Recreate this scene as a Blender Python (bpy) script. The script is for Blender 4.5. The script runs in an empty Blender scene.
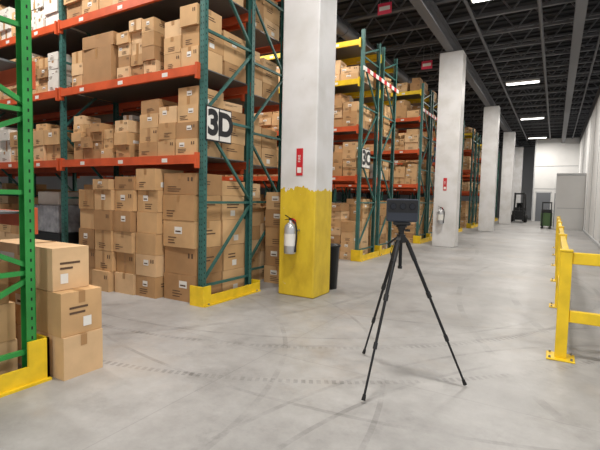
import bpy, bmesh, math, random
from mathutils import Vector, Matrix, Euler

sc = bpy.context.scene
try:
    sc.view_settings.view_transform = 'Standard'
    sc.view_settings.look = 'None'
except Exception as e:
    print(e)

# ------------------------------------------------------------ materials
def lin(c):
    return tuple(((x/255)/12.92 if x/255 <= .04045 else ((x/255+.055)/1.055)**2.4) for x in c)

def mat(name, col, rough=.6, metal=0., noise=.0, nscale=8., emit=None, es=0., bump=0.):
    m = bpy.data.materials.new(name); m.use_nodes = True
    nt = m.node_tree; b = nt.nodes['Principled BSDF']
    c = lin(col)
    b.inputs['Base Color'].default_value = (*c, 1)
    b.inputs['Roughness'].default_value = rough
    b.inputs['Metallic'].default_value = metal
    if noise > 0 or bump > 0:
        tc = nt.nodes.new('ShaderNodeTexCoord')
        n = nt.nodes.new('ShaderNodeTexNoise'); n.inputs['Scale'].default_value = nscale
        n.inputs['Detail'].default_value = 5
        nt.links.new(tc.outputs['Object'], n.inputs['Vector'])
        if noise > 0:
            r = nt.nodes.new('ShaderNodeValToRGB')
            r.color_ramp.elements[0].position = .3; r.color_ramp.elements[1].position = .7
            r.color_ramp.elements[0].color = (*[x*(1-noise) for x in c], 1)
            r.color_ramp.elements[1].color = (*[min(1, x*(1+noise)) for x in c], 1)
            nt.links.new(n.outputs['Fac'], r.inputs['Fac'])
            nt.links.new(r.outputs['Color'], b.inputs['Base Color'])
        if bump > 0:
            bp = nt.nodes.new('ShaderNodeBump'); bp.inputs['Strength'].default_value = bump
            bp.inputs['Distance'].default_value = .01
            nt.links.new(n.outputs['Fac'], bp.inputs['Height'])
            nt.links.new(bp.outputs['Normal'], b.inputs['Normal'])
    if emit:
        b.inputs['Emission Color'].default_value = (*lin(emit), 1)
        b.inputs['Emission Strength'].default_value = es
    return m

M = {}
M['teal'] = mat('rack_teal_paint', (54, 102, 96), .5, noise=.25, nscale=5)
M['green'] = mat('rack_green_paint', (46, 144, 66), .4, noise=.2, nscale=5)
M['orange'] = mat('rack_orange_paint', (204, 88, 48), .45, noise=.15, nscale=4)
M['yellow'] = mat('safety_yellow', (234, 198, 34), .45, noise=.12, nscale=7)
M['slot'] = mat('slot_dark', (18, 24, 22), .8)
M['steel'] = mat('zinc_steel', (150, 152, 155), .4, .8)
M['deck'] = mat('wire_deck', (120, 122, 124), .5, .6)
for i, c in enumerate([(200, 162, 116), (184, 145, 100), (214, 180, 138), (168, 130, 89), (204, 167, 122)]):
    M['c%d' % i] = mat('cardboard_%d' % i, c, .8, noise=.13, nscale=3, bump=.1)
M['cwhite'] = mat('white_carton', (216, 213, 205), .7, noise=.05)
M['cblue'] = mat('blue_carton', (48, 78, 140), .6, noise=.1)
M['tape'] = mat('packing_tape', (172, 132, 88), .3)
M['label'] = mat('paper_label', (228, 226, 220), .6)
M['print'] = mat('carton_print', (92, 70, 52), .8)
M['black'] = mat('black_plastic', (22, 23, 26), .4, noise=.1)
M['blackm'] = mat('carbon_black', (28, 29, 32), .35, .3)
M['glass'] = mat('lens_glass', (12, 16, 26), .08)
M['scan'] = mat('scanner_body', (48, 54, 66), .4)
M['wood'] = mat('pallet_wood', (170, 135, 92), .8, noise=.25, nscale=6)
M['wrap'] = mat('stretch_wrap', (150, 152, 158), .25, noise=.3, nscale=9)
M['joist'] = mat('joist_grey', (104, 105, 109), .6)
M['duct'] = mat('galvanised_duct', (132, 134, 138), .45, .5)
M['deckroof'] = mat('roof_deck_dark', (50, 51, 54), .8, noise=.15, nscale=2)
M['red'] = mat('sign_red', (196, 34, 44), .5)
M['pink'] = mat('sign_pink', (226, 60, 90), .5)
M['white'] = mat('white_paint', (222, 222, 220), .6, noise=.03, nscale=2)
M['lightlens'] = mat('led_lens', (250, 250, 250), .5, emit=(255, 252, 245), es=6)
M['rubber'] = mat('tyre_rubber', (20, 20, 20), .8)
M['ext'] = mat('extinguisher_silver', (196, 198, 200), .3, .5)
M['fgreen'] = mat('truck_green', (84, 116, 70), .5)
M['wallw'] = mat('wall_white', (218, 218, 217), .7, noise=.06, nscale=.7)
M['wallg'] = mat('wall_grey', (184, 186, 188), .7, noise=.05, nscale=.7)
M['doorm'] = mat('door_grey', (110, 114, 120), .5)

# ------------------------------------------------------------ mesh builder
class MB:
    def __init__(s):
        s.v = []; s.f = []; s.mi = []; s.mats = []; s.sm = []
    def m(s, k):
        if k not in s.mats: s.mats.append(k)
        return s.mats.index(k)
    def add(s, vs, fs, k, smooth=False):
        o = len(s.v); s.v += [tuple(v) for v in vs]
        i = s.m(k)
        for f in fs:
            s.f.append(tuple(o+a for a in f)); s.mi.append(i); s.sm.append(smooth)
    def box(s, x0, x1, y0, y1, z0, z1, k, rot=0.):
        vs = [Vector((x, y, z)) for z in (z0, z1) for y in (y0, y1) for x in (x0, x1)]
        if rot:
            c = Vector(((x0+x1)/2, (y0+y1)/2, 0)); R = Matrix.Rotation(rot, 3, 'Z')
            vs = [R @ (v-c) + c for v in vs]
        s.add(vs, [(0, 2, 3, 1), (4, 5, 7, 6), (0, 1, 5, 4), (2, 6, 7, 3), (0, 4, 6, 2), (1, 3, 7, 5)], k)
    def bar(s, a, b, w, h, k, up=(0, 0, 1)):
        a = Vector(a); b = Vector(b); d = (b-a).normalized(); up = Vector(up)
        if abs(d.dot(up)) > .98: up = Vector((0, 1, 0))
        sx = d.cross(up).normalized()*w/2; sz = sx.cross(d).normalized()*h/2
        vs = [p+i*sx+j*sz for p in (a, b) for i, j in ((-1, -1), (1, -1), (1, 1), (-1, 1))]
        s.add(vs, [(0, 1, 2, 3), (7, 6, 5, 4), (0, 4, 5, 1), (1, 5, 6, 2), (2, 6, 7, 3), (3, 7, 4, 0)], k)
    def cyl(s, a, b, r0, k, r1=None, n=14):
        r1 = r0 if r1 is None else r1
        a = Vector(a); b = Vector(b); d = (b-a).normalized()
        up = Vector((0, 0, 1)) if abs(d.z) < .9 else Vector((1, 0, 0))
        x = d.cross(up).normalized(); y = d.cross(x)
        vs = []
        for p, r in ((a, r0), (b, r1)):
            for i in range(n):
                t = 2*math.pi*i/n; vs.append(p+(x*math.cos(t)+y*math.sin(t))*r)
        s.add(vs, [(i, (i+1) % n, n+(i+1) % n, n+i) for i in range(n)], k, True)
        s.add(vs[:n], [tuple(range(n-1, -1, -1))], k); s.add(vs[n:], [tuple(range(n))], k)
    def lathe(s, c, prof, k, n=20):
        c = Vector(c); vs = []
        for r, z in prof:
            for i in range(n):
                t = 2*math.pi*i/n; vs.append(c+Vector((r*math.cos(t), r*math.sin(t), z)))
        fs = []
        for j in range(len(prof)-1):
            for i in range(n):
                fs.append((j*n+i, j*n+(i+1) % n, (j+1)*n+(i+1) % n, (j+1)*n+i))
        s.add(vs, fs, k, True)
    def obj(s, name, bevel=0., parent=None):
        me = bpy.data.meshes.new(name); me.from_pydata(s.v, [], s.f)
        for k in s.mats: me.materials.append(M[k])
        for p, i, sm in zip(me.polygons, s.mi, s.sm):
            p.material_index = i; p.use_smooth = sm
        bm = bmesh.new(); bm.from_mesh(me); bmesh.ops.recalc_face_normals(bm, faces=bm.faces); bm.to_mesh(me); bm.free()
        me.update()
        o = bpy.data.objects.new(name, me); sc.collection.objects.link(o)
        if bevel:
            b = o.modifiers.new('bev', 'BEVEL'); b.width = bevel; b.segments = 2; b.limit_method = 'ANGLE'
        if parent: o.parent = parent
        return o

def empty(name, loc=(0, 0, 0)):
    e = bpy.data.objects.new(name, None); sc.collection.objects.link(e); e.location = loc
    e.empty_display_size = .1
    return e

def text_mesh(name, body, size, loc, rot, matk, parent=None, ext=.001, bold=0):
    cu = bpy.data.curves.new(name, 'FONT'); cu.body = body; cu.size = size; cu.extrude = ext
    cu.align_x = 'CENTER'; cu.align_y = 'CENTER'; cu.offset = bold
    t = bpy.data.objects.new(name+'_tmp', cu); sc.collection.objects.link(t)
    bpy.context.view_layer.update()
    me = bpy.data.meshes.new_from_object(t.evaluated_get(bpy.context.evaluated_depsgraph_get()))
    bpy.data.objects.remove(t)
    me.materials.clear(); me.materials.append(M[matk])
    o = bpy.data.objects.new(name, me); sc.collection.objects.link(o)
    o.location = loc; o.rotation_euler = rot
    if parent: o.parent = parent
    return o

# ------------------------------------------------------------ floor
def node_math(nt, op, a, b=None, c=None):
    n = nt.nodes.new('ShaderNodeMath'); n.operation = op
    for i, x in enumerate((a, b, c)):
        if x is None: continue
        if isinstance(x, (int, float)): n.inputs[i].default_value = x
        else: nt.links.new(x, n.inputs[i])
    return n.outputs[0]

def floor_mat():
    m = bpy.data.materials.new('polished_concrete'); m.use_nodes = True
    nt = m.node_tree; b = nt.nodes['Principled BSDF']; L = nt.links
    geo = nt.nodes.new('ShaderNodeNewGeometry'); P = geo.outputs['Position']
    def noise(scale, det=6, rough=.6):
        n = nt.nodes.new('ShaderNodeTexNoise'); n.inputs['Scale'].default_value = scale
        n.inputs['Detail'].default_value = det; n.inputs['Roughness'].default_value = rough
        L.new(P, n.inputs['Vector']); return n.outputs['Fac']
    n1 = noise(.8, 6, .6); n2 = noise(5, 10, .75); n3 = noise(40, 3)
    s = node_math(nt, 'ADD', node_math(nt, 'MULTIPLY', n1, .6), node_math(nt, 'MULTIPLY', n2, .4))
    r = nt.nodes.new('ShaderNodeValToRGB'); L.new(s, r.inputs['Fac'])
    r.color_ramp.elements[0].position = .35; r.color_ramp.elements[0].color = (*lin((136, 135, 134)), 1)
    r.color_ramp.elements[1].position = .65; r.color_ramp.elements[1].color = (*lin((176, 175, 174)), 1)
    tot = None
    for (cx, cy, R, w, dens, tread) in [(-4.6, 8.25, 6.0, .035, .40, 1), (-4.6, 8.25, 5.2, .035, .42, 1), (-4.6, 8.25, 4.9, .02, .42, 0), (-4.9, 8.6, 5.6, .03, .43, 0),
                                 (3.2, 1.4, 4.6, .02, .43, 0), (3.4, 1.2, 5.2, .02, .43, 0), (-5.6, 1.6, 3.9, .025, .42, 0),
                                 (-5.4, 1.9, 4.5, .02, .43, 0), (-9, 7.2, 6.6, .04, .43, 0), (-2.5, 9.5, 4.4, .02, .42, 0), (-2.2, 9.5, 6.9, .02, .43, 0),
                                 (9, 9, 9.6, .05, .46, 0), (9.5, 9, 10.9, .04, .46, 0), (-14, 12, 12.2, .05, .45, 0)]:
        vd = nt.nodes.new('ShaderNodeVectorMath'); vd.operation = 'DISTANCE'
        L.new(P, vd.inputs[0]); vd.inputs[1].default_value = (cx, cy, 0)
        d = node_math(nt, 'ABSOLUTE', node_math(nt, 'SUBTRACT', vd.outputs['Value'], R))
        k = node_math(nt, 'LESS_THAN', d, w)
        if tread:
            sp = nt.nodes.new('ShaderNodeSeparateXYZ'); L.new(P, sp.inputs[0])
            ang = node_math(nt, 'ARCTAN2', node_math(nt, 'SUBTRACT', sp.outputs[1], cy), node_math(nt, 'SUBTRACT', sp.outputs[0], cx))
            t = node_math(nt, 'GREATER_THAN', node_math(nt, 'SINE', node_math(nt, 'MULTIPLY', ang, R*100)), -.2)
            k = node_math(nt, 'MULTIPLY', k, t)
        mr = nt.nodes.new('ShaderNodeMapRange'); L.new(noise(1.3, 10, .75), mr.inputs['Value'])
        mr.inputs['From Min'].default_value = dens; mr.inputs['From Max'].default_value = dens+.18
        mr.inputs['To Max'].default_value = .36 if tread else .28
        k = node_math(nt, 'MULTIPLY', k, mr.outputs[0])
        tot = k if tot is None else node_math(nt, 'ADD', tot, k)
    sp = nt.nodes.new('ShaderNodeSeparateXYZ'); L.new(P, sp.inputs[0])
    for o, per, off in ((sp.outputs[0], 4.4, 2.3), (sp.outputs[1], 4.4, 1.0)):
        f = node_math(nt, 'PINGPONG', node_math(nt, 'ADD', o, off), per/2)
        k = node_math(nt, 'MULTIPLY', node_math(nt, 'LESS_THAN', f, .005), .16)
        tot = node_math(nt, 'ADD', tot, k)
    gr = nt.nodes.new('ShaderNodeMapRange'); L.new(noise(2.3, 12, .8), gr.inputs['Value'])
    gr.inputs['From Min'].default_value = .52; gr.inputs['From Max'].default_value = .72; gr.inputs['To Max'].default_value = .26
    tot = node_math(nt, 'ADD', tot, gr.outputs[0])
    k = node_math(nt, 'MULTIPLY', node_math(nt, 'GREATER_THAN', noise(11, 8, .8), .67), .25)
    tot = node_math(nt, 'ADD', tot, k)
    mx = nt.nodes.new('ShaderNodeMix'); mx.data_type = 'RGBA'
    L.new(node_math(nt, 'MINIMUM', tot, .6), mx.inputs['Factor']); L.new(r.outputs['Color'], mx.inputs['A'])
    mx.inputs['B'].default_value = (.05, .048, .046, 1)
    mx2 = nt.nodes.new('ShaderNodeMix'); mx2.data_type = 'RGBA'
    st = nt.nodes.new('ShaderNodeMapRange'); L.new(noise(.7, 6, .7), st.inputs['Value'])
    st.inputs['From Min'].default_value = .53; st.inputs['From Max'].default_value = .72; st.inputs['To Max'].default_value = .35
    L.new(st.outputs[0], mx2.inputs['Factor']); L.new(mx.outputs['Result'], mx2.inputs['A'])
    mx2.inputs['B'].default_value = (*lin((168, 152, 132)), 1)
    L.new(mx2.outputs['Result'], b.inputs['Base Color'])
    rr = nt.nodes.new('ShaderNodeMapRange'); L.new(n2, rr.inputs['Value'])
    rr.inputs['From Min'].default_value = .3; rr.inputs['From Max'].default_value = .7
    rr.inputs['To Min'].default_value = .34; rr.inputs['To Max'].default_value = .55
    L.new(rr.outputs[0], b.inputs['Roughness'])
    b.inputs['Specular IOR Level'].default_value = .4
    bp = nt.nodes.new('ShaderNodeBump'); bp.inputs['Strength'].default_value = .1; bp.inputs['Distance'].default_value = .004
    L.new(n3, bp.inputs['Height']); L.new(bp.outputs['Normal'], b.inputs['Normal'])
    return m
M['floor'] = floor_mat()
XL, XR, YB, YF = -24., 14., -8., 48.
b = MB(); b.box(XL, XR, YB, YF, -.2, 0, 'floor'); b.obj('floor')

# ------------------------------------------------------------ walls / ceiling
b = MB(); b.box(XL-.2, XL, YB, YF, 0, 7.8, 'wallg'); b.obj('wall_left')
b = MB(); b.box(XL, XR, YF, YF+.2, 0, 7.8, 'wallg'); b.obj('wall_back')
b = MB(); b.box(1.4, 1.6, 10, 40, 0, 6.15, 'wallw')
yy = 12.
while yy < 40: b.box(1.392, 1.4, yy, yy+.015, .13, 6.15, 'doorm'); yy += 3.
b.obj('wall_right')
b = MB(); b.box(1.38, 1.62, 10, 40, 6.15, 6.6, 'joist'); b.obj('trim_1')
b = MB(); b.box(-1.6, 3, 40, 40.2, 0, 6.6, 'wallw')
for zz in (2.6, 4.4): b.box(-1.6, 1.39, 39.985, 40, zz, zz+.03, 'doorm')
b.box(-1.62, -1.52, 39.97, 40.0, 0, 6.6, 'wallg')
b.obj('wall_end')
b = MB()   # low office room
b.box(.1, 1.39, 28.5, 28.6, 0, 3.05, 'wallw'); b.box(0, .1, 28.5, 39.9, 0, 3.05, 'wallw'); b.box(0, 1.39, 28.45, 39.9, 3.05, 3.17, 'wallg')
b.box(.1, 1.39, 28.485, 28.5, 1.2, 1.24, 'wallg')
b.obj('wall_office')
b = MB(); b.box(1.36, 1.4, 10, 28.4, 0, .12, 'wallg'); b.obj('baseboard_right')
b = MB(); b.box(-.05, -.005, 31, 32, 0, 2.1, 'doorm'); b.cyl((-.05, 31.1, 1.0), (-.09, 31.1, 1.0), .02, 'steel'); b.obj('door_1')
b = MB(); b.box(-1.35, -.35, 39.94, 39.98, 0, 2.3, 'doorm'); b.box(-1.42, -.28, 39.95, 39.98, 2.3, 2.4, 'wallg'); b.box(-.5, -.45, 39.88, 39.94, 1, 1.1, 'steel'); b.obj('door_2')

b = MB()
b.box(XL, XR, YB, YF, 7.5, 7.7, 'deckroof')
y = YB
while y < YF:
    b.box(XL, XR, y, y+.12, 7.44, 7.5, 'deckroof'); y += .4
b.obj('ceiling')

b = MB()  # open web joists
y = YB+.5
while y < YF-.5:
    b.bar((XL+.1, y, 6.75), (XR-.1, y, 6.75), .1, .06, 'joist')
    b.bar((XL+.1, y, 7.38), (XR-.1, y, 7.38), .1, .06, 'joist')
    x = XL+.2; up = False
    while x < XR-.8:
        if -12 < x < 8:
            b.bar((x, y, 7.36 if up else 6.77), (x+.45, y, 6.77 if up else 7.36), .04, .04, 'joist')
        up = not up; x += .45
    y += 1.5
b.obj('ceiling_joists')
b = MB()
for X in (-3.1, .3, -12.3):
    b.box(X-.12, X+.12, YB+.1, YF-.1, 6.2, 6.24, 'joist'); b.box(X-.12, X+.12, YB+.1, YF-.1, 6.62, 6.66, 'joist')
    b.box(X-.015, X+.015, YB+.1, YF-.1, 6.24, 6.62, 'joist')
b.obj('ceiling_girders')
b = MB()
for X, z, r in ((-2.2, 6.5, .04), (-.6, 6.55, .05), (.9, 6.5, .035)):
    b.cyl((X, YB+.2, z), (X, 39.8, z), r, 'joist')
    yy = 0
    while yy < 39:
        b.bar((X, yy, z), (X, yy, 6.7), .012, .012, 'joist')
        yy += 3.6
b.obj('sprinkler_pipes')
b = MB()
X = -5.6; z = 6.42
b.cyl((X, 7.2, z), (X, 44, z), .2, 'duct', n=20)
yy = 7.2
while yy < 44:
    b.cyl((X, yy, z), (X, yy+.06, z), .22, 'duct', n=20); yy += 1.5
b.obj('air_duct')

# ------------------------------------------------------------ columns
def col_mat(name, yel):
    m = bpy.data.materials.new(name); m.use_nodes = True
    nt = m.node_tree; bs = nt.nodes['Principled BSDF']; L = nt.links
    geo = nt.nodes.new('ShaderNodeNewGeometry'); sp = nt.nodes.new('ShaderNodeSeparateXYZ'); L.new(geo.outputs['Position'], sp.inputs[0])
    def noise(scale, det, rg, sz=1.):
        mp = nt.nodes.new('ShaderNodeMapping'); mp.inputs['Scale'].default_value = (1, 1, sz); L.new(geo.outputs['Position'], mp.inputs['Vector'])
        n = nt.nodes.new('ShaderNodeTexNoise'); n.inputs['Scale'].default_value = scale; n.inputs['Detail'].default_value = det; n.inputs['Roughness'].default_value = rg
        L.new(mp.outputs[0], n.inputs['Vector']); return n.outputs['Fac']
    big = noise(2.2, 3, .5); n = noise(5, 5, .6, .5); fine = noise(14, 10, .8)
    h = node_math(nt, 'ADD', sp.outputs[2], node_math(nt, 'MULTIPLY', n, .35))
    k = node_math(nt, 'LESS_THAN', h, yel+.17)
    k = node_math(nt, 'MULTIPLY', k, node_math(nt, 'LESS_THAN', fine, .66))
    r = nt.nodes.new('ShaderNodeValToRGB'); L.new(big, r.inputs['Fac'])
    r.color_ramp.elements[0].position = .3; r.color_ramp.elements[0].color = (*lin((208, 207, 205)), 1)
    r.color_ramp.elements[1].position = .6; r.color_ramp.elements[1].color = (*lin((224, 224, 225)), 1)
    r2 = nt.nodes.new('ShaderNodeValToRGB'); L.new(n, r2.inputs['Fac'])
    r2.color_ramp.elements[0].position = .3; r2.color_ramp.elements[0].color = (*lin((200, 168, 38)), 1)
    r2.color_ramp.elements[1].position = .6; r2.color_ramp.elements[1].color = (*lin((222, 192, 48)), 1)
    mx = nt.nodes.new('ShaderNodeMix'); mx.data_type = 'RGBA'
    L.new(k, mx.inputs['Factor']); L.new(r.outputs['Color'], mx.inputs['A']); L.new(r2.outputs['Color'], mx.inputs['B'])
    sc2 = nt.nodes.new('ShaderNodeMix'); sc2.data_type = 'RGBA'
    L.new(node_math(nt, 'MULTIPLY', node_math(nt, 'GREATER_THAN', noise(9, 10, .85, .25), .64), .3), sc2.inputs['Factor'])
    L.new(mx.outputs['Result'], sc2.inputs['A']); sc2.inputs['B'].default_value = (.12, .11, .1, 1)
    L.new(sc2.outputs['Result'], bs.inputs['Base Color']); bs.inputs['Roughness'].default_value = .55
    bp = nt.nodes.new('ShaderNodeBump'); bp.inputs['Strength'].default_value = .12; bp.inputs['Distance'].default_value = .01
    L.new(fine, bp.inputs['Height']); L.new(bp.outputs['Normal'], bs.inputs['Normal'])
    return m
M['colyel'] = col_mat('column_paint_yellow_base', 1.62)
M['colw'] = col_mat('column_paint_white', -1)
CC = [(-3.63, -3.01, 5.56), (-3.42, -2.70, 14.4), (-3.3, -2.6, 23.4), (-3.25, -2.55, 32.4), (-3.25, -2.55, 41.4)]
for i, (xa, xb, y) in enumerate(CC):
    b = MB(); b.box(xa, xb, y, y+.55, 0, 6.19, 'colyel' if i == 0 else 'colw')
    b.obj('concrete_column', bevel=.02)

def extinguisher(x, y, z0):
    """hangs on the -Y face located at y; base at z0"""
    b = MB(); c = (x, y-.11, z0)
    b.lathe(c, [(0, 0), (.078, 0), (.09, .015), (.09, .38), (.08, .42), (.045, .455), (.025, .47), (.022, .5), (0, .5)], 'ext')
    b.lathe(c, [(.0915, .12), (.0915, .3)], 'label')
    b.box(x-.02, x+.02, y-.13, y-.07, z0+.49, z0+.53, 'black')
    b.bar((x-.01, y-.12, z0+.53), (x-.09, y-.12, z0+.57), .022, .01, 'black')
    b.bar((x-.01, y-.12, z0+.515), (x-.09, y-.12, z0+.50), .022, .01, 'black')
    b.cyl((x+.02, y-.1, z0+.51), (x+.06, y-.1, z0+.51), .014, 'red')
    pts = [(x+.03, y-.11, z0+.5), (x+.09, y-.12, z0+.46), (x+.115, y-.12, z0+.35), (x+.11, y-.12, z0+.2), (x+.1, y-.12, z0+.1)]
    for p, q in zip(pts, pts[1:]): b.cyl(p, q, .013, 'black', n=8)
    b.cyl(pts[-1], (pts[-1][0]-.005, pts[-1][1], pts[-1][2]-.07), .012, 'black', .02, n=10)
    b.box(x-.03, x+.03, y-.02, y-.001, z0+.05, z0+.5, 'red')
    b.box(x-.1, x+.1, y-.11, y-.095, z0+.34, z0+.36, 'steel'); b.box(x-.1, x-.09, y-.1, y-.001, z0+.34, z0+.36, 'steel')
    b.box(x+.09, x+.1, y-.1, y-.001, z0+.34, z0+.36, 'steel')
    return b.obj('fire_extinguisher')
extinguisher(-3.36, 5.56, .66)
extinguisher(-3.15, 14.4, .75)
for (x, y) in ((-3.29, 5.56), (-3.08, 14.4)):
    e = empty('fire_extinguisher_sign', (x, y-.006, 2.02))
    b = MB(); b.box(-.055, .055, -.004, .003, -.2, .2, 'red'); b.box(-.035, .035, -.006, -.004, -.16, -.08, 'label'); b.obj('sign_plate', parent=e)
    text_mesh('sign_text', 'FIRE', .06, (0, -.0065, .05), (math.radians(90), math.radians(-90), 0), 'label', e)

# ------------------------------------------------------------ racks
LV = [2.02, 3.2, 4.3, 5.2]
def upright(b, x, y, H, k, side, near):
    w, d = .08, .07
    b.box(x-w/2, x+w/2, y-.0025, y+.0025, 0, H, k)
    b.box(x-w/2, x-w/2+.005, y, y+side*d, 0, H, k)
    b.box(x+w/2-.005, x+w/2, y, y+side*d, 0, H, k)
    b.box(x-.08, x+.08, y-.07, y+.09, 0, .01, k)
    if near:
        z = .1
        while z < H-.1:
            for s in (-.018, .018):
                b.box(x+s-.005, x+s+.005, y-.0035, y-.002, z, z+.022, 'slot')
                b.box(x+s-.005, x+s+.005, y+.002, y+.0035, z, z+.022, 'slot')
            b.box(x+w/2, x+w/2+.001, y+side*.03-.006, y+side*.03+.006, z+.02, z+.045, 'slot')
            z += .076

def frame(b, x, y0, y1, H, k, near=False, panel=1.15, z0=.25):
    upright(b, x, y0, H, k, 1, near); upright(b, x, y1, H, k, -1, near)
    z = z0; i = 0
    ya, yb = y0+.03, y1-.03
    while z < H-.1:
        b.bar((x, ya, z), (x, yb, z), .035, .035, k)
        z2 = min(z+panel, H-.1)
        if i % 2 == 0: b.bar((x, ya, z+.05), (x, yb, z2-.05), .035, .035, k)
        else: b.bar((x, yb, z+.05), (x, ya, z2-.05), .035, .035, k)
        z += panel; i += 1
    
def beams(b, xa, xb, y0, y1, lv, k='orange', yellow_from=99, deck=True):
    for i, z in enumerate(lv):
        kk = 'yellow' if i >= yellow_from else k
        for y, s in ((y0, -1), (y1, 1)):
            yy = y+s*.03
            b.box(xa+.05, xb-.05, yy-.025, yy+.025, z-.1, z+.02, kk)
            for xx in (xa+.05, xb-.05):
                b.box(xx-.02, xx+.02, yy-.035, yy+.035, z-.16, z+.05, kk)
            xm = xa+.6
            while xm < xb-.3:
                b.box(xm, xm+.11, yy+s*.0255-.0005, yy+s*.0255+.0005, z-.075, z-.02, 'label'); xm += .95
        if deck:
            b.box(xa+.06, xb-.06, y0+.01, y1-.01, z+.005, z+.02, 'deck')

def guard(b, x, y0, y1, off=.12, h=.14, hp=.27):
    """yellow end guard in front (+X) of the end frame"""
    X = x+off
    b.box(X, X+.02, y0-.08, y1+.08, .02, h, 'yellow')
    b.box(X-.03, X+.05, y0-.08, y1+.08, .0, .02, 'yellow')
    for yy, hh in ((y0-.1, hp), (y1+.08, h+.03)):
        b.box(x-.1, X+.02, yy, yy+.02, 0, hh, 'yellow')
    b.box(X, X+.02, y0-.08, y0+.06, h, hp, 'yellow')
    for yy in (y0, y1):
        b.cyl((X+.035, yy, .02), (X+.035, yy, .035), .015, 'steel', n=6)

def rack(x_end, y0, y1, nb, bw, H=5.45, k='teal', near=False, yellow_from=99, lv=LV, g=True, pan=1.15, gk={}):
    b = MB()
    for i in range(nb+1):
        frame(b, x_end-i*bw, y0, y1, H, k, near and i < 2, pan)
    for i in range(nb):
        beams(b, x_end-(i+1)*bw, x_end-i*bw, y0, y1, lv, yellow_from=yellow_from)
    if g: guard(b, x_end, y0, y1, **gk)
    return b.obj('pallet_rack')

BW = 3.2; XE = -4.12
rack(XE, 4.37, 5.47, 4, BW, near=True)
rack(XE-.3, 5.72, 6.82, 4, BW, g=False)
pairs = [9.65, 14.95, 20.2, 25.4, 30.6, 35.8]
for i, y in enumerate(pairs):
    rack(XE+.05, y, y+1.1, 3, BW, near=False, yellow_from=3 if i > 0 else 2)
    rack(XE+.05, y+1.35, y+2.45, 3, BW, yellow_from=3 if i > 0 else 2)
# near left green rack
b = MB()
for i in range(4): frame(b, -3.5-i*BW, .72, 1.84, 5.45, 'green', i < 2, .62)
for i in range(3): beams(b, -3.5-(i+1)*BW, -3.5-i*BW, .72, 1.84, [1.32, 2.45, 3.6, 4.7])
X = -3.44
b.box(X, X+.02, .62, 1.92, .02, .15, 'yellow'); b.box(X-.03, X+.05, .62, 1.92, 0, .02, 'yellow')
b.box(X, X+.02, 1.76, 1.92, .15, .34, 'yellow'); b.box(-3.6, X+.02, 1.9, 1.92, 0, .34, 'yellow')
b.obj('pallet_rack')

# ------------------------------------------------------------ cartons
def carton(b, x0, x1, y0, y1, z0, z1, rng, k=None, rot=None, deco=True):
    k = k or 'c%d' % rng.randrange(5)
    rot = rng.uniform(-.03, .03) if rot is None else rot
    g = .004
    b.box(x0+g, x1-g, y0+g, y1-g, z0, z1-g, k, rot)
    if not deco: return
    w = x1-x0; d = y1-y0; h = z1-z0
    c = Vector(((x0+x1)/2, (y0+y1)/2, 0)); R = Matrix.Rotation(rot, 3, 'Z')
    e = .0022-g
    def q(pts, kk):
        vs = [R @ (Vector(p)-c)+c for p in pts]
        b.add(vs, [(0, 1, 2, 3)], kk)
    def front(u0, u1, v0, v1, kk, off=0, yy=None):
        Y = y0-e-off-.0002
        q([(x0+w*u0, Y, z0+h*v0), (x0+w*u1, Y, z0+h*v0), (x0+w*u1, Y, z0+h*v1), (x0+w*u0, Y, z0+h*v1)], kk)
    def back(u0, u1, v0, v1, kk):
        Y = y1+e+.0002
        q([(x0+w*u0, Y, z0+h*v0), (x0+w*u1, Y, z0+h*v0), (x0+w*u1, Y, z0+h*v1), (x0+w*u0, Y, z0+h*v1)], kk)
    def side(u0, u1, v0, v1, kk):
        X = x1+e+.0002
        q([(X, y0+d*u0, z0+h*v0), (X, y0+d*u1, z0+h*v0), (X, y0+d*u1, z0+h*v1), (X, y0+d*u0, z0+h*v1)], kk)
    tw = min(.055/w/2, .2)
    style = rng.random()
    if style < .55:
        lo = .72 if rng.random() < .7 else .02
        front(.5-tw, .5+tw, lo, .985, 'tape'); back(.5-tw, .5+tw, .72, .985, 'tape')
        q([(x0+w*(.5-tw), y0+g, z1+e+.0002), (x0+w*(.5+tw), y0+g, z1+e+.0002), (x0+w*(.5+tw), y1-g, z1+e+.0002), (x0+w*(.5-tw), y1-g, z1+e+.0002)], 'tape')
    else:
        td = min(.055/d/2, .2)
        side(.5-td, .5+td, .72, .985, 'tape')
        q([(x0+g, y0+d*(.5-td), z1+e+.0002), (x1-g, y0+d*(.5-td), z1+e+.0002), (x1-g, y0+d*(.5+td), z1+e+.0002), (x0+g, y0+d*(.5+td), z1+e+.0002)], 'tape')
    r = rng.random()
    if r < .4:
        a = rng.uniform(.06, .6); front(a, a+.24, .5, .76, 'label', .0004); front(a+.03, a+.2, .56, .62, 'print', .0009)
    if r < .15 or r > .8:
        a = rng.uniform(.08, .55); side(a, a+.2, .15, .38, 'label')
    if rng.random() < .6:
        a = rng.uniform(.1, .4)
        for t in range(3):
            front(a, a+rng.uniform(.2, .42), .34-.1*t, .375-.1*t, 'print', .0004)
    if rng.random() < .4:
        front(.74, .79, .62, .8, 'print', .0006); front(.84, .89, .62, .8, 'print', .0006)
    if rng.random() < .6:
        for t in range(2): side(.2, rng.uniform(.5, .8), .6-.12*t, .65-.12*t, 'print')

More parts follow.
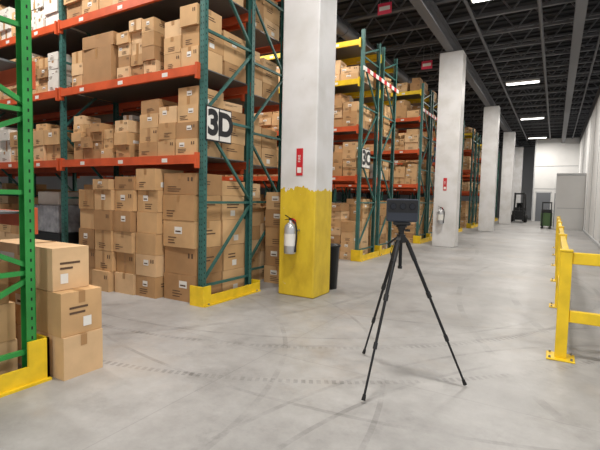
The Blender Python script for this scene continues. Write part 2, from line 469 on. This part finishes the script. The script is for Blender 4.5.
def shelf(b, xa, xb, y0, y1, z0, zmax, rng, bw=(.34, .48), bh=(.26, .36), rows=2, colors=None, fill=1.0, ragged=.25, back=False, pc=.75):
    d = (y1-y0)/rows
    for r in range(rows):
        x = xb
        ya = y0+r*d
        while x > xa+.2:
            w = rng.uniform(*bw); h = rng.uniform(*bh)
            if x-w < xa: break
            if rng.random() < .1: x -= rng.uniform(.03, .1)
            top = z0+(zmax-z0)*(1-rng.random()*ragged)
            kk = None
            if colors and rng.random() < pc: kk = rng.choice(colors)
            z = z0
            if rng.random() > fill: x -= w; continue
            while z+h <= top+.02:
                j = rng.uniform(-.03, .03)
                carton(b, x-w, x, ya+.01+j, ya+d-.01+j, z, z+h, rng, kk, rng.uniform(-.03, .03))
                z += h
                if rng.random() < .15: h = rng.uniform(*bh)
            if zmax-z > .15 and rng.random() < .4:
                h2 = rng.uniform(.12, .2)
                carton(b, x-w+.03, x-.03, ya+.05, ya+d-.05, z, z+h2, rng, kk, rng.uniform(-.25, .25))
            x -= w+.008
D0 = .022
rng = random.Random(11)
b = MB()
def column_of(b, x1, w, y0, y1, z0, hs, rng, k=None):
    z = z0
    for h in hs:
        j = rng.uniform(-.025, .025)
        carton(b, x1-w+j*.5, x1+j*.5, y0+j, y1+j, z, z+h, rng, k, rng.uniform(-.03, .03)); z += h
column_of(b, -4.2, .62, 4.36, 4.9, 0, [.38, .38, .38, .36, .3], rng)
column_of(b, -4.2, .62, 4.92, 5.45, 0, [.38, .38, .38, .36, .22], rng)
column_of(b, -4.85, .42, 4.26, 4.8, 0, [.31]*6, rng)
column_of(b, -5.29, .42, 4.20, 4.74, 0, [.31]*5+[.2], rng)
column_of(b, -5.73, .40, 4.14, 4.69, 0, [.31]*5+[.16], rng)
column_of(b, -6.15, .40, 4.18, 4.69, 0, [.31]*5, rng)
column_of(b, -6.62, .50, 4.6, 5.1, 0, [.36]*4+[.2], rng)
shelf(b, -7.2, -4.85, 4.85, 5.45, 0, 1.7, rng, rows=1)
b.obj('carton_stack')
b = MB()
shelf(b, -10.4, -8.9, 4.5, 5.4, 0, 1.4, rng, rows=2)
b.obj('carton_stack')
# wrapped pallet
b = MB()
b.box(-8.75, -7.6, 4.45, 5.4, .1, .14, 'wood')
for yy in (4.47, 4.9, 5.3): b.box(-8.75, -7.6, yy, yy+.09, 0, .1, 'wood')
b.box(-8.7, -7.65, 4.5, 5.35, .14, .75, 'black', .02); b.box(-8.68, -7.68, 4.52, 5.33, .75, 1.25, 'wrap', -.03); b.box(-8.5, -7.9, 4.6, 5.2, 1.25, 1.5, 'cwhite', .1)
b.obj('wrapped_pallet', bevel=.03)
# levels
b = MB(); z = LV[0]+D0
shelf(b, -5.55, -4.2, 4.36, 5.42, z, z+1.0, rng, (.34, .42), (.2, .26), 2, ragged=.15)
shelf(b, -5.95, -5.6, 4.36, 5.42, z, z+.7, rng, (.3, .34), (.15, .2), 2)
shelf(b, -7.25, -6.0, 4.36, 5.42, z, z+.75, rng, (.24, .36), (.12, .18), 3, ragged=.5, colors=['cwhite', 'c0', 'c2', 'c3'])
b.obj('carton_stack')
b = MB(); shelf(b, -10.4, -7.4, 4.36, 5.42, z, z+.85, rng, (.3, .45), (.2, .3), 2, ragged=.4, colors=['c0', 'cwhite', 'c3']); b.obj('carton_stack')
b = MB(); z = LV[1]+D0
shelf(b, -5.0, -4.2, 4.36, 5.42, z, z+.9, rng, (.28, .38), (.2, .28), 2)
shelf(b, -5.9, -5.02, 4.36, 5.42, z, z+.88, rng, (.24, .3), (.16, .2), 2, ragged=.3)
column_of(b, -5.95, .75, 4.34, 5.3, z, [.55, .2], rng, 'c3')
shelf(b, -7.25, -6.72, 4.36, 5.42, z, z+.7, rng, (.24, .3), (.16, .2), 2)
b.obj('carton_stack')
b = MB(); shelf(b, -10.4, -7.4, 4.36, 5.42, z, z+.8, rng, (.2, .34), (.12, .2), 2, ragged=.3, colors=['cwhite', 'cwhite', 'c4']); b.obj('carton_stack')
b = MB(); z = LV[2]+D0
shelf(b, -7.25, -4.2, 4.36, 5.42, z, z+.75, rng, (.3, .5), (.2, .3), 2); b.obj('carton_stack')
b = MB(); shelf(b, -10.4, -7.4, 4.36, 5.42, z, z+.75, rng, (.2, .4), (.14, .25), 2, colors=['cwhite', 'c0']); b.obj('carton_stack')
# rack 1b
for lvl, z in enumerate([0]+LV[:3]):
    z = z+(D0 if lvl else 0); top = [1.84, .95, .95, .85][lvl]
    b = MB()
    shelf(b, -7.2, -4.5, 5.76, 6.8, z, z+top, rng, (.38, .5), (.24, .36), 2); b.obj('carton_stack')
    b = MB(); shelf(b, -13.5, -7.4, 5.76, 6.8, z, z+top, rng, (.38, .6), (.3, .4), 1); b.obj('carton_stack')
# stack standing at the end of that rack
b = MB()
column_of(b, -3.78, .56, 6.2, 6.75, .0, [.3, .34, .34, .3, .3], rng)
b.obj('carton_stack')
# far pairs
for i, y in enumerate(pairs):
    cols = [['c2', 'cwhite', 'c0', 'c4'], ['c2', 'c1', 'c0', 'c4'], ['c0', 'c4', 'cwhite', 'cblue'], None, None, None][i]
    for r, ya in enumerate((y, y+1.35)):
        for lvl, z in enumerate([0]+LV[:4]):
            z = z+(D0 if lvl else 0); top = [1.6, .9, .9, .7, .5][lvl]
            if lvl == 4 and i % 2 == 0: continue
            b = MB()
            shelf(b, XE-.05-(3.1 if i > 0 else 6), XE-.05, ya+.03, ya+1.07, z, z+top, rng, (.3, .5), (.16, .3), 2 if i < 2 else 1, colors=cols, fill=.95, ragged=.4, pc=.4)
            b.obj('carton_stack')
# near left rack boxes
rng = random.Random(5)
b = MB()
carton(b, -4.3, -3.28, 1.95, 2.30, 0, .345, rng, 'c2', .0)
carton(b, -4.3, -3.30, 1.95, 2.31, .345, .70, rng, 'c0', -.01)
carton(b, -4.4, -3.42, 1.95, 2.27, .70, 1.05, rng, 'c2', .0)
b.obj('carton_stack')
b = MB()
shelf(b, -6.6, -3.6, .95, 1.8, 0, 1.0, rng, (.5, .6), (.3, .34), 1); b.obj('carton_stack')
b = MB(); shelf(b, -6.6, -4.6, .76, 1.8, 2.45+D0, 3.3, rng, (.35, .5), (.25, .3), 1, colors=['c3', 'cwhite']); b.obj('carton_stack')
b = MB(); shelf(b, -9.6, -5.2, .76, 1.8, 1.32+D0, 2.1, rng, (.35, .5), (.25, .3), 1, colors=['cwhite', 'c0']); b.obj('carton_stack')

# ------------------------------------------------------------ 3D aisle sign
R90 = (math.radians(90), 0, math.radians(90))
for (x, y, z, t2) in ((XE+.05, 4.66, 2.47, 'D'), (XE+.1, 9.95, 2.47, 'C')):
    e = empty('aisle_sign', (x, y, z))
    b = MB()
    b.box(-.006, 0, -.265, .265, -.235, .235, 'black')
    b.box(0, .006, -.245, -.012, -.215, .215, 'label'); b.box(0, .006, .012, .245, -.215, .215, 'label')
    b.obj('sign_plates', parent=e)
    text_mesh('digit_text', '3', .46, (.0075, -.128, 0), R90, 'black', e, bold=.02)
    text_mesh('letter_text', t2, .43, (.0075, .128, 0), R90, 'black', e, bold=.02)
for (x, y, z) in ((-3.95, 10.7, 6.3), (-4.0, 15.1, 6.1), (-4.0, 20.4, 6.1)):
    b = MB(); b.box(x-.18, x+.18, y-.01, y+.01, z-.15, z+.12, 'pink'); b.box(x-.14, x+.14, y-.014, y-.01, z-.06, z+.04, 'label')
    for s in (-.12, .12): b.bar((x+s, y, z+.12), (x+s, y, 6.7), .01, .01, 'steel')
    b.obj('hanging_sign')
for y in (pairs[0], pairs[1]):
    b = MB(); t = y-.05; i = 0
    while t < y+2.5:
        b.box(XE+.1, XE+.12, t, t+.2, 4.5, 4.6, 'red' if i % 2 else 'label'); t += .2; i += 1
    b.obj('barrier_board')

# ------------------------------------------------------------ bin by the column
b = MB()
b.lathe((-3.2, 6.42, 0), [(0, 0), (.15, 0), (.18, .7), (.2, .7), (.2, .73), (.17, .73), (.14, .03), (0, .03)], 'black')
b.obj('trash_bin')

# ------------------------------------------------------------ guard railing
b = MB()
def post(x, y):
    b.box(x-.05, x+.05, y-.05, y+.05, .015, 1.04, 'yellow'); b.box(x-.055, x+.055, y-.055, y+.055, 1.04, 1.06, 'yellow')
    b.box(x-.12, x+.12, y-.12, y+.12, 0, .015, 'yellow')
    for sx in (-.09, .09):
        for sy in (-.09, .09): b.cyl((x+sx, y+sy, .015), (x+sx, y+sy, .035), .012, 'steel', n=6)
GX, GY = .12, 4.85
for i in range(6): post(GX, GY+i*2.4)
for i in range(1, 3): post(GX+i*1.8, GY)
for z in (.42, .98):
    b.box(GX+.052, GX+3.6, GY-.03, GY+.03, z-.055, z+.055, 'yellow')
    b.box(GX-.03, GX+.03, GY+.052, GY+12, z-.055, z+.055, 'yellow')
b.obj('safety_railing', bevel=.006)

# ------------------------------------------------------------ tripod with scanner
T = Vector((-1.07, 3.46, 0))
e = empty('tripod_scanner', T)
feet = [(-.07, -.54), (.52, .17), (-.44, .38)]
b = MB()
for fx, fy in feet:
    d = Vector((fx, fy, 0)); n = d.normalized()
    top = n*.045+Vector((0, 0, 1.17)); foot = Vector((fx, fy, .02))
    def P(t): return top.lerp(foot, t)
    b.cyl(P(0), P(.38), .0145, 'blackm'); b.cyl(P(.37), P(.68), .0115, 'blackm'); b.cyl(P(.67), P(.97), .009, 'blackm')
    b.cyl(P(.36), P(.40), .019, 'black'); b.cyl(P(.66), P(.70), .016, 'black'); b.cyl(P(.02), P(.14), .018, 'black')
    b.cyl(P(.965), P(1.0), .012, 'rubber', .016)
    b.bar(n*.02+Vector((0, 0, 1.19)), top+Vector((0, 0, -.01)), .04, .035, 'black')
b.obj('legs', parent=e)
b = MB()
b.cyl((0, 0, .95), (0, 0, 1.27), .014, 'blackm'); b.cyl((0, 0, 1.15), (0, 0, 1.215), .036, 'black', n=20); b.cyl((0, 0, .935), (0, 0, .955), .018, 'black')
b.cyl((0, 0, 1.215), (0, 0, 1.235), .024, 'black'); b.cyl((0, 0, 1.235), (0, 0, 1.275), .022, 'black', .034, n=20); b.cyl((0, 0, 1.275), (0, 0, 1.29), .045, 'blackm', n=24)
b.bar((-.02, 0, 1.2), (-.1, -.04, 1.13), .016, .016, 'black')
b.cyl((.03, 0, 1.25), (.07, 0.01, 1.25), .01, 'black')
for p, q in (((-.04, -.02, 1.17), (-.075, -.03, 1.07)), ((-.075, -.03, 1.07), (-.06, -.03, 1.0)), ((-.06, -.03, 1.0), (-.035, -.02, 1.15))):
    b.bar(p, q, .012, .004, 'black')
b.obj('head', parent=e)
b = MB()
b.box(-.125, .125, -.05, .05, 1.32, 1.505, 'scan'); b.box(-.07, .07, -.045, .045, 1.29, 1.32, 'black')
o = b.obj('scanner_body', bevel=.014, parent=e); o.rotation_euler = (0, 0, math.radians(22))
b = MB()
b.box(-.118, .118, -.0535, -.05, 1.395, 1.495, 'black')
for sx in (-.075, 0, .075):
    b.cyl((sx, -.053, 1.445), (sx, -.064, 1.445), .024, 'glass', .021, n=20); b.cyl((sx, -.0535, 1.445), (sx, -.058, 1.445), .029, 'blackm', n=20)
b.cyl((0, 0, 1.505), (0, 0, 1.512), .03, 'black')
o = b.obj('scanner_lenses', parent=e); o.rotation_euler = (0, 0, math.radians(22))

# ------------------------------------------------------------ distant trucks
def forklift(x, y, body, s=1.):
    b = MB()
    b.box(x-.45, x+.45, y-.2, y+1.2, .25, .85, body); b.box(x-.42, x+.42, y+1.0, y+1.5, .2, 1.1, body)
    for sx in (-.42, .42):
        for yy in (y+.0, y+1.1): b.cyl((x+sx-.09, yy, .28), (x+sx+.09, yy, .28), .28, 'rubber', n=18)
        b.bar((x+sx*.9, y+.1, .85), (x+sx*.8, y+.25, 2.1), .06, .06, 'black'); b.bar((x+sx*.9, y+1.15, 1.05), (x+sx*.8, y+1.0, 2.1), .06, .06, 'black')
        b.box(x+sx*.7-.05, x+sx*.7+.05, y-.45, y-.33, .1, 2.2, 'black')
        b.box(x+sx*.6-.05, x+sx*.6+.05, y-1.5, y-.45, .06, .1, 'steel')
    b.box(x-.38, x+.38, y+.2, y+1.05, 2.08, 2.14, 'black')
    for t in range(4): b.box(x-.38, x+.38, y-.44, y-.4, .2+.2*t, .25+.2*t, 'black')
    b.box(x-.3, x+.3, y-.44, y-.36, 2.1, 2.18, 'black')
    b.box(x-.25, x+.25, y+.4, y+.9, .85, 1.0, 'black'); b.box(x-.25, x+.25, y+.85, y+.97, 1.0, 1.45, 'black')
    b.bar((x, y+.2, .85), (x, y+.35, 1.25), .04, .04, 'black'); b.cyl((x, y+.33, 1.25), (x, y+.36, 1.28), .16, 'black')
    return b.obj('forklift')
forklift(-2.3, 36.3, 'black')
b = MB()   # stand-on stacker
x, y = -.4, 29.6
b.box(x-.3, x+.3, y, y+.6, .12, .9, 'fgreen'); b.box(x-.28, x+.28, y+.1, y+.5, .9, 1.1, 'black')
b.box(x-.26, x-.2, y-.12, y, .05, 1.55, 'black'); b.box(x+.2, x+.26, y-.12, y, .05, 1.55, 'black'); b.box(x-.26, x+.26, y-.1, y-.02, 1.47, 1.55, 'black')
for s in (-.2, .2): b.box(x+s-.07, x+s+.07, y-1.1, y-.1, .05, .1, 'black')
for s in (-.2, .2): b.cyl((x+s-.05, y+.35, .12), (x+s+.05, y+.35, .12), .12, 'rubber')
b.obj('pallet_stacker', bevel=.01)

# ------------------------------------------------------------ lights
def led(x, y, p, z=6.36):
    b = MB(); b.box(x-.62, x+.62, y-.17, y+.17, z, z+.07, 'white'); b.box(x-.58, x+.58, y-.14, y+.14, z-.012, z, 'lightlens')
    for s in (-.5, .5): b.bar((x+s, y, z+.07), (x+s, y, 6.7), .008, .008, 'steel')
    b.obj('led_high_bay')  # overhead row and added fill fixtures share this name
    L = bpy.data.lights.new('led_lamp', 'AREA'); L.shape = 'RECTANGLE'; L.size = 1.15; L.size_y = .3; L.energy = p; L.color = (1, .945, .875)
    o = bpy.data.objects.new('led_lamp', L); sc.collection.objects.link(o); o.location = (x, y, z-.02)
for y, p in ((2.7, 240), (11.4, 260), (20.1, 280), (28.8, 300), (37.5, 290)): led(-1.4, y, p)
led(-1.4, -4, 240)
for y in (-3, 2.7): led(5, y, 240)  # unseen fill fixtures on the right, added to brighten the area near the camera
for y in (3.1, 8.2, 13.5, 18.7): led(-8, y, 160)
led(-5.0, 3.1, 90)  # extra unseen fixture, added to lighten the cartons in the left aisle
led(-4.6, 8.2, 80)  # likewise added out of view, fill for the next aisle's cartons

w = bpy.data.worlds.new('world'); sc.world = w; w.use_nodes = True
w.node_tree.nodes['Background'].inputs[0].default_value = (.98, .98, 1, 1)
w.node_tree.nodes['Background'].inputs[1].default_value = .7

# ------------------------------------------------------------ camera
cam = bpy.data.cameras.new('camera'); co = bpy.data.objects.new('camera', cam); sc.collection.objects.link(co)
cam.lens = 25.98; cam.sensor_width = 36; cam.clip_end = 300
R = Matrix.Rotation(math.radians(30.4), 4, 'Z') @ Matrix.Rotation(math.radians(90-3.67), 4, 'X') @ Matrix.Rotation(math.radians(1.3), 4, 'Z')
co.matrix_world = Matrix.Translation((0, 0, 1.5)) @ R
sc.camera = co
